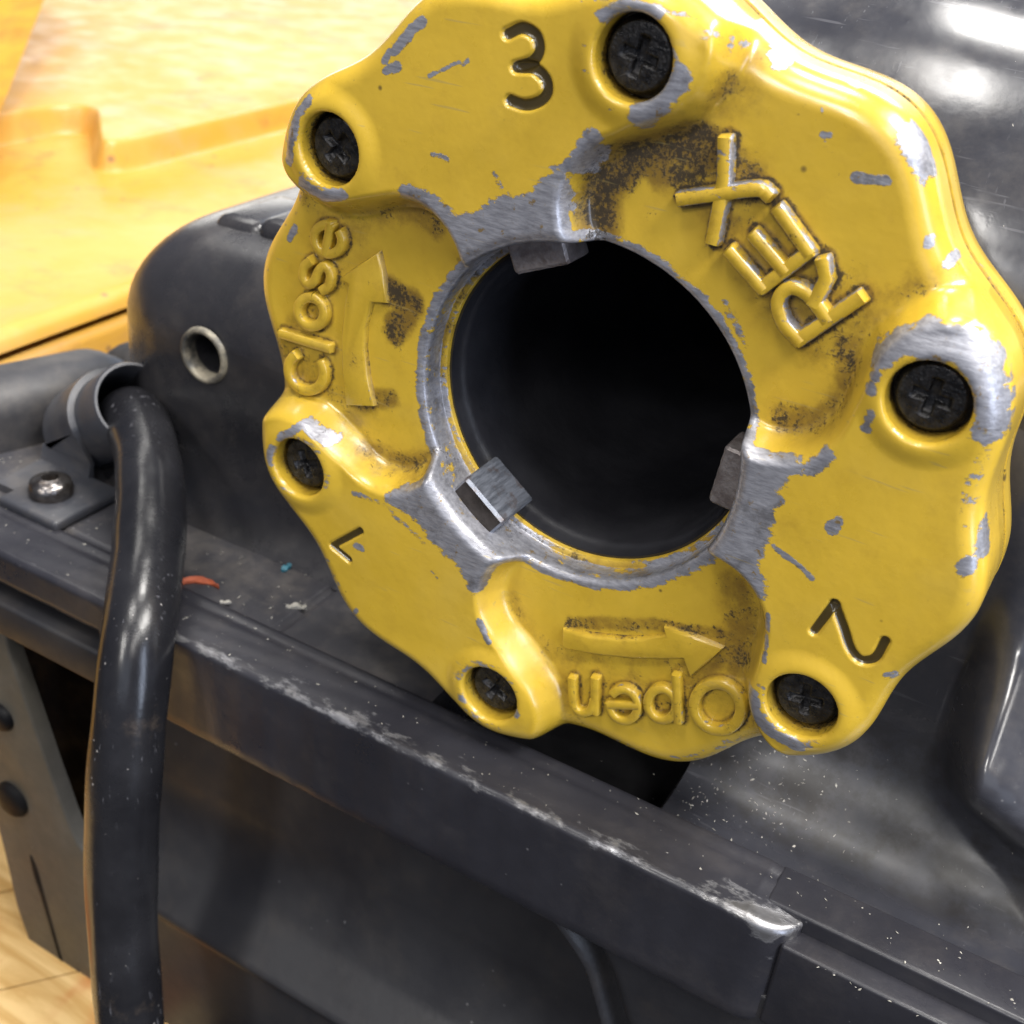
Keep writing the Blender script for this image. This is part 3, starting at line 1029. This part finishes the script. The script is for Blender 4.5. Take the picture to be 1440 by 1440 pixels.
pit = .30 + .16 * np.sin(thr * 6) + .10 * np.sin(thr * 13 + 1)
addrow(RH - 1.5, 24.0, .2, .2)
addrow(RH - 1.5, 13.6, .35, .3)
addrow(RH - 1.2, 13.1, .35 + pit * .4, .35)
addrow(RH - .2, 13.1, pit + .15, .5)
for f_ in (0, .25, .5, .75):
    yb = 12.9 + (Y0[0] + .15 - 12.9) * f_
    addrow(RH, yb, .5 + pit * .4, .3)
for i in range(len(tt)):
    rows.append(np.stack([XX[i], Y0[i], ZZ[i], wear[i], grime[i], ink[i]], -1))
yb0 = Y0[-1]
W_OUT = .16 + .22 * np.maximum(0, np.sin(thr * 12 + .5)) * np.maximum(0, np.sin(thr * 2.3))
for f_ in (.12, .3, .45):
    addrow(R_OUT + .1 * f_, yb0 + (17.5 - yb0) * f_ / .45 * .97, W_OUT, .1)
addrow(R_OUT - .7, 17.6, .1, .75)
addrow(R_OUT - .7, 18.2, .1, .75)
addrow(R_OUT + .15, 18.6, W_OUT, .2)
addrow(R_OUT + .15, 21.5, W_OUT, .1)
addrow(R_OUT + .0, 24.0, W_OUT, .1)
addrow(R_OUT - 1.6, 26.0, .3, .1)
addrow(R_OUT - 8, 26.5, 0, .2)
addrow(40.0, 26.5, 0, .2)
A = np.array(rows)
nr = len(rows)
A2 = A.reshape(-1, 6)
Fq = gridfaces(nr, NTH, wrap=True)
cx = A2[:, 0][Fq].mean(1)
cz = A2[:, 2][Fq].mean(1)
cy = A2[:, 1][Fq].mean(1)
dmin = np.min([np.hypot(cx - a, cz - b) for a, b in screws], axis=0)
hole = (dmin < CB) & (cy < 12)
Fq = Fq[~hole]
# slide the cut edge of each screw hole onto a true circle
cnt = np.zeros(len(A2), int)
np.add.at(cnt, Fq.ravel(), 1)
for a, b in screws:
    dx, dz = A2[:, 0] - a, A2[:, 2] - b
    dd = np.hypot(dx, dz)
    m_ = (dd < CB + .8) & (cnt > 0) & (cnt < 4) & (A2[:, 1] < 8)
    A2[m_, 0] = a + dx[m_] / dd[m_] * CB
    A2[m_, 2] = b + dz[m_] / dd[m_] * CB
    A2[m_, 1] = .35
used, inv = np.unique(Fq, return_inverse=True)
VD = A2[used]
FD = inv.reshape(-1, 4).tolist()
VD = [VD]
base = len(used)
for a, b in screws:
    V, F = lathe_y([(CB, .2), (CB, 5.6), (4.5, 5.8), (.05, 5.8)], a, b, 72)
    VD.append(np.concatenate([V, np.tile([[.30, .12, 0]], (len(V), 1))], 1))
    VD[-1][72:, 4] = .9
    FD += [[k + base for k in f] for f in F]
    base += len(V)
VD = np.concatenate(VD)
obj('wheel_disc', VD[:, :3], FD, MY, WH, True, {'wear': VD[:, 3], 'grime': VD[:, 4], 'ink': VD[:, 5]}, autosmooth=60)

# ---- recessed cross-head screws
ns, nrr = 72, 30
rs = np.linspace(.02, 6.3, nrr)
a_ = np.linspace(0, 2 * math.pi, ns, endpoint=False)
SR, SA = np.meshgrid(rs, a_, indexing='ij')
SX, SZ = SR * np.cos(SA), SR * np.sin(SA)
dome = .22 * (SR / 6.3) ** 2 + 1.3 * sstep(5.2, 6.3, SR)
arm = np.minimum(np.maximum(np.abs(SX) / 3.3, np.abs(SZ) / .85), np.maximum(np.abs(SZ) / 3.3, np.abs(SX) / .85))
SY = dome + 1.7 * (1 - sstep(.82, 1.05, arm)) * (1 - .25 * SR / 3.3)
SV = np.concatenate([np.stack([SX, SY, SZ], -1).reshape(-1, 3), np.stack([6.3 * np.cos(a_), np.full(ns, 4.2), 6.3 * np.sin(a_)], 1)])
sm = None
for k, (a, b) in enumerate(screws):
    if sm is None:
        o = obj('screw', SV, gridfaces(nrr + 1, ns, wrap=True), M_SCREW, WH, True, origin=(0, 0, 0))
        sm = o
    else:
        o = sm.copy()
        COL.objects.link(o)
        o.parent = WH
    o.location = (a * MM, 2.0 * MM, b * MM)
    o.rotation_euler = (0, rad((12, 40, 68, 25, 80, 5)[k]), 0)


# ---- raised letters
def strokes(name, lines, w, h, base, parent=WH, grimev=.22, wearv=.18):
    V, F, W, G = [], [], [], []
    for li, pl in enumerate(lines):
        P = np.array(pl, float)
        if len(P) < 2:
            continue
        closed = np.hypot(*(P[0] - P[-1])) < .05
        T = np.gradient(P, axis=0)
        T /= np.linalg.norm(T, axis=1)[:, None] + 1e-9
        if not closed:
            P = np.concatenate([[P[0] - T[0] * w * .75], [P[0] - T[0] * w * .45], P, [P[-1] + T[-1] * w * .45], [P[-1] + T[-1] * w * .75]])
            T = np.concatenate([[T[0], T[0]], T, [T[-1], T[-1]]])
        hh = h + .03 * li
        n = len(P)
        sec = [(-1.15, -.6), (-1.0, .55), (-.92, .84), (-.72, .98), (.72, .98), (.92, .84), (1.0, .55), (1.15, -.6)]
        b0 = len(V)
        for i in range(n):
            nx, nz = -T[i][1], T[i][0]
            endf = 1.0
            hf = 1.0
            if not closed and i in (0, n - 1):
                endf, hf = .86, .5
            for (o_, v_) in sec:
                V.append((P[i][0] + nx * o_ * w * endf, base - (hh * v_ * hf if v_ > 0 else v_ * .8), P[i][1] + nz * o_ * w * endf))
                W.append(wearv + (.20 if .4 < v_ < .97 else .02))
                G.append(grimev if v_ > .4 else .6)
        ns_ = len(sec)
        for i in range(n - 1):
            for k in range(ns_ - 1):
                F.append([b0 + i * ns_ + k, b0 + (i + 1) * ns_ + k, b0 + (i + 1) * ns_ + k + 1, b0 + i * ns_ + k + 1])
        if not closed:
            F.append([b0 + k for k in range(ns_)])
            F.append([b0 + (n - 1) * ns_ + k for k in range(ns_)][::-1])
    o = obj(name, V, F, MY, parent, True, {'wear': W, 'grime': G, 'ink': np.zeros(len(V))}, autosmooth=62)
    bm = bmesh.new()
    bm.from_mesh(o.data)
    bmesh.ops.recalc_face_normals(bm, faces=bm.faces)
    bm.to_mesh(o.data)
    bm.free()
    return o


for args in LETTERS:
    strokes('letter', *args[:3], PANEL, wearv=args[3])


def plate(name, poly, base, h, parent=WH):
    """raised flat arrow with a drawn-in top edge"""
    P = np.array(poly)
    n = len(P)
    ar = np.sum(P[:, 0] * np.roll(P[:, 1], -1) - np.roll(P[:, 0], -1) * P[:, 1])
    if ar < 0:
        P = P[::-1]
    e = np.roll(P, -1, 0) - P
    e /= np.linalg.norm(e, axis=1)[:, None]
    nin = np.stack([-e[:, 1], e[:, 0]], 1)
    nv = nin + np.roll(nin, 1, 0)
    nv /= np.maximum(np.linalg.norm(nv, axis=1), .35)[:, None]
    V, W, G = [], [], []
    for off, y, w, g in ((-.25, base + .5, .1, .55), (0, base - h * .6, .3, .3), (.28, base - h * .92, .36, .15), (.65, base - h, .2, .15)):
        for i in range(n):
            V.append((P[i][0] + nv[i][0] * off, y, P[i][1] + nv[i][1] * off))
            W.append(w)
            G.append(g)
    F = gridfaces(4, n, wrap=True).tolist() + [list(range(3 * n, 4 * n))]
    o = obj(name, V, F, MY, parent, True, {'wear': W, 'grime': G, 'ink': np.zeros(len(V))}, autosmooth=50)
    bm = bmesh.new()
    bm.from_mesh(o.data)
    bmesh.ops.recalc_face_normals(bm, faces=bm.faces)
    bm.to_mesh(o.data)
    bm.free()
    return o


plate('arrow', pxpoly([(792, 884), (830, 893), (870, 897), (905, 897), (937, 893), (934, 881), (975, 893), (1017, 911), (995, 932), (972, 951), (962, 925), (930, 926), (890, 925), (840, 920), (792, 910)], YL), PANEL, 1.5)
plate('arrow', pxpoly([(488, 570), (526, 571), (518, 530), (514, 490), (516, 455), (524, 425), (544, 426), (541, 390), (533, 354), (505, 372), (479, 391), (491, 399), (485, 430), (481, 475), (482, 520)], YL), PANEL, 1.5)

# ---- bore and jaws
V, F = lathe_y([(33.6, 16.2), (33.5, 14.4), (32.9, 14.2), (32.6, 16.0), (32.2, 17.2), (31.9, 17.6), (31.7, 18.6), (31.5, 21), (31.4, 60), (31.3, 420), (.05, 420)], 0, 0, 180)
obj('bore_tube', V, F, M_BORE, WH, True, autosmooth=50)


def jaw(k, y0, y1, r0, mat):
    a = rad(PAD0 + 120 * k)
    er, et = np.array([math.cos(a), math.sin(a)]), np.array([-math.sin(a), math.cos(a)])
    w = 6.1
    prof_ = [(r0 + .6, y0), (r0, y0 + .7), (r0, y1), (r0 + 12, y1), (r0 + 12, y0)]
    V, F = [], []
    tws = [-w, -w + .5] + [-w + .5 + (2 * w - 1) * q / 9 for q in range(1, 9)] + [w - .5, w]
    for j, t_ in enumerate(tws):
        ins = .4 if j in (0, len(tws) - 1) else 0
        for (r, y) in prof_:
            rr_ = r + (ins if r < r0 + 5 else 0) + (.06 if (j % 2 and r < r0 + .5) else 0)
            p = er * rr_ + et * t_
            V.append((p[0], y + (ins if y == y0 else 0), p[1]))
    m = len(prof_)
    for j in range(len(tws) - 1):
        for q in range(m):
            F.append([j * m + q, j * m + (q + 1) % m, (j + 1) * m + (q + 1) % m, (j + 1) * m + q])
    F.append(list(range(m))[::-1])
    F.append([(len(tws) - 1) * m + q for q in range(m)])
    o = obj('jaw', V, F, mat, WH, True, autosmooth=25)
    bm = bmesh.new()
    bm.from_mesh(o.data)
    bmesh.ops.recalc_face_normals(bm, faces=bm.faces)
    bm.to_mesh(o.data)
    bm.free()
    return o


M_JAW_FRONT = mat_simple('dark_front_steel', (.030, .024, .020), .4, .5, (.06, .05, .045), 200, .3)
jaw(0, 9.0, 17, 28.6, M_BRIGHT)
j1 = jaw(1, 5.6, 18, 29.9, M_STEEL)
j1.data.materials.append(M_JAW_FRONT)  # second, darker steel for the faces turned to the front
for p_ in j1.data.polygons:
    if p_.normal.y < -.9:
        p_.material_index = 1
j1['label'] = 'bright ground steel jaw, nearest to the digit 1'
jaw(2, 9.0, 17, 28.8, M_BRIGHT)

# ================================================================== YELLOW CASE behind, with a stepped ridge
YC = empty('yellow_case', (-560, 300, FLOOR_Z), 'large yellow plastic case with a stepped ridge and brown stains on its top', 'case')
gx = np.concatenate([np.arange(-1400, -480, 20), np.arange(-480, -362, 1.0), np.arange(-362, -271, 4), np.linspace(-271, -264, 9)])
gy = np.concatenate([np.arange(-60, 224, 6.0), np.arange(224, 312, 1.0), np.arange(312, 420, 6), np.arange(420, 1400, 14)])
X, Y = np.meshgrid(gx, gy, indexing='ij')
RIDGE = [(-454, -200)] + [tuple(q) for q in catmull([(-454, 262), (-452, 280), (-445, 290), (-436, 290), (-427, 284), (-396, 256), (-387, 251), (-381.5, 255), (-380, 266)], 4)] + [(-380, 1600)]


def seg_dist(px, pz, poly):
    d = np.full(px.shape, 1e9)
    for (x0, z0), (x1, z1) in zip(poly[:-1], poly[1:]):
        vx, vz = x1 - x0, z1 - z0
        L = vx * vx + vz * vz + 1e-9
        t = np.clip(((px - x0) * vx + (pz - z0) * vz) / L, 0, 1)
        d = np.minimum(d, np.hypot(px - x0 - t * vx, pz - z0 - t * vz))
    return d


ins_ = np.zeros(X.shape, bool)
PG = RIDGE + [(-3000, 1600), (-3000, -200)]
for (x0, y0), (x1, y1) in zip(PG, PG[1:] + PG[:1]):
    if y0 != y1:
        cr_ = ((y0 > Y) != (y1 > Y)) & (X < (x1 - x0) * (Y - y0) / (y1 - y0) + x0)
        ins_ ^= cr_
sdr = seg_dist(X, Y, RIDGE) * np.where(ins_, -1, 1)
lo = sstep(-3.2, 3.2, sdr)
Z = -84 + 15.0 * (1 - lo) + .5 * np.sin(X * .011 + 1) * np.sin(Y * .009)
ed = np.clip((X + 271) / 7, 0, 1)
Z = Z - 7 * (1 - np.sqrt(1 - np.minimum(ed, .999) ** 2))
V = np.stack([X, Y, Z], -1).reshape(-1, 3)
obj('lid', V, gridfaces(len(gx), len(gy)), M_YPL, YC, True)
rbox('case_body', -1400, -264, -60, 1386, FLOOR_Z, -95.5, 4, M_YPL, YC)

# leaning yellow panel standing on the case
b0, b1 = onplane(-40, 262, 2, -74), onplane(62, 0, 1, 330)
d_ = (b1 - b0)
pv = []
for s_ in (0, 1.5):
    for (ox, oy) in ((0, 0), (-18, 4), (-190, 30), (-190, 70), (-30, 30)):
        p = b0 + d_ * s_
        pv.append((p[0] + ox, p[1] + oy, p[2]))
obj('side_panel', pv, [[0, 1, 6, 5], [1, 2, 7, 6], [2, 3, 8, 7], [3, 4, 9, 8], [4, 0, 5, 9], [0, 4, 3, 2, 1], [5, 6, 7, 8, 9]], mat_simple('mottled_yellow_plastic', (.60, .32, .03), .5, 0, (.42, .21, .03), 30), YC, False)  # orange-yellow plastic, mottled with a darker orange

# ================================================================== SCRAPS AND SHAVINGS
def scrap(name, mat, px, py, axis, val, size, label, cat, seed, curl=0.0, lift=.3):
    r = random.Random(seed)
    c = onplane(px, py, axis, val)
    n = 14
    V = []
    a0 = r.uniform(0, 3.1)
    for i in range(n):
        t = i / (n - 1) - .5
        a = a0 + curl * t
        x = math.cos(a0) * t * size[0] + math.sin(curl * t * 3) * size[0] * .16
        y = math.sin(a0) * t * size[0] + math.cos(curl * t * 3) * size[0] * .16
        w = size[1] * (1 - .6 * abs(2 * t) ** 3) * (.8 + .3 * r.random())
        z = lift + abs(math.sin(t * 5 + seed)) * size[2]
        nx, ny = -math.sin(a), math.cos(a)
        V += [(c[0] + x + nx * w, c[1] + y + ny * w, c[2] + z), (c[0] + x - nx * w, c[1] + y - ny * w, c[2] + z * .8),
              (c[0] + x - nx * w, c[1] + y - ny * w, c[2]), (c[0] + x + nx * w, c[1] + y + ny * w, c[2])]
    F = []
    for i in range(n - 1):
        for k in range(4):
            F.append([i * 4 + k, i * 4 + (k + 1) % 4, i * 4 + 4 + (k + 1) % 4, i * 4 + 4 + k])
    F += [[3, 2, 1, 0], [(n - 1) * 4 + k for k in range(4)]]
    o = obj(name, V, F, mat, None, False, origin=tuple(c))
    bm = bmesh.new()
    bm.from_mesh(o.data)
    bmesh.ops.recalc_face_normals(bm, faces=bm.faces)
    bm.to_mesh(o.data)
    bm.free()
    return tag(o, label, cat)


M_OR = mat_simple('orange_scrap', (.42, .10, .045), .5, 0, (.30, .07, .03), 400)
M_BL = mat_simple('blue_scrap', (.02, .16, .22), .5, 0, (.01, .08, .12), 400)
M_PALE = mat_simple('pale_flake', (.42, .40, .36), .5, .2, (.26, .25, .22), 500, .5, 900)
scrap('plastic_scrap', M_OR, 282, 822, 2, -84.7, (11, 1.3, .9), 'curled orange plastic scrap on the grey deck beside the hose', 'scrap', 3, 2.2)
scrap('plastic_scrap', M_BL, 401, 801, 2, -84.7, (4, .9, .8), 'tiny blue scrap on the grey deck beside the yellow wheel', 'scrap', 5, .6)
scrap('metal_flake', M_PALE, 415, 856, 2, -84.7, (4.4, .8, .8), 'small pale flake lying at the deck edge below the digit 1', 'flake', 8, .5)
scrap('metal_flake', M_PALE, 968, 1121, 2, -90.3, (9, 2.0, 1.2), 'large pale flake in the dark corner under the wheel, behind the rim', 'flake', 11, .7)
scrap('metal_flake', M_PALE, 316, 849, 2, -84.0, (2.6, .5, .4), 'thin white sliver on the deck just below the orange scrap', 'flake', 13, .3)

# swarf: countless tiny shavings
HP = HV.reshape(len(xs), len(prof), 3)
SVt, SFt = [], []


def flake(c, nrm, sz):
    nrm = np.asarray(nrm, float)
    nrm /= np.linalg.norm(nrm)
    t1 = np.cross(nrm, RNG.normal(size=3))
    t1 /= np.linalg.norm(t1)
    t2 = np.cross(nrm, t1)
    tip = nrm * RNG.uniform(.1, .5) * sz
    b = len(SVt)
    l, w = sz, sz * RNG.uniform(.08, .55)
    for p in (-t1 * l, t2 * w + tip * .6, t1 * l + tip, -t2 * w + tip * .3, nrm * -.1):
        SVt.append(tuple(np.asarray(c) + p * .8 + RNG.normal(size=3) * sz * .12))
    SFt.extend([[b, b + 3, b + 2, b + 1], [b, b + 1, b + 4], [b + 1, b + 2, b + 4], [b + 2, b + 3, b + 4], [b + 3, b, b + 4]])


for _ in range(300):                      # in the cove beside the wheel
    i = int(np.clip(RNG.normal(28, 20), 0, len(xs) - 1))
    j = int(np.clip(RNG.normal(27, 15), 1, 70))
    flake(HP[i, j], (0, -.5, 1), abs(RNG.normal(.22, .2)) + .12)
for _ in range(260):                      # on the deck
    x, y = RNG.uniform(-210, -74), RNG.uniform(9, 48)
    flake((x, y, -84.6), (0, 0, 1), abs(RNG.normal(.2, .22)) + .1)
for _ in range(220):                      # on the rim
    x = RNG.uniform(-170, 140)
    y = RNG.uniform(-8, 7) if x < 57 else RNG.uniform(-3, 7)
    flake((x, y, -84.0 if x < 57 else -84.3), (0, 0, 1), abs(RNG.normal(.18, .2)) + .1)
for _ in range(70):
    flake((RNG.uniform(66, 140), RNG.uniform(-10, -4), -89.1), (0, 0, 1), abs(RNG.normal(.25, .2)) + .1)
for _ in range(160):                      # on the housing
    i, j = int(RNG.uniform(40, 190)), int(RNG.uniform(5, 150))
    flake(HP[i, j], (0, -.6, .8), abs(RNG.normal(.14, .12)) + .08)
sw = obj('metal_shavings', SVt, SFt, M_PALE, None, False)
sw['kind'] = 'stuff'
tag(sw, 'fine pale metal shavings scattered over the tray, deck and rim', 'shavings')
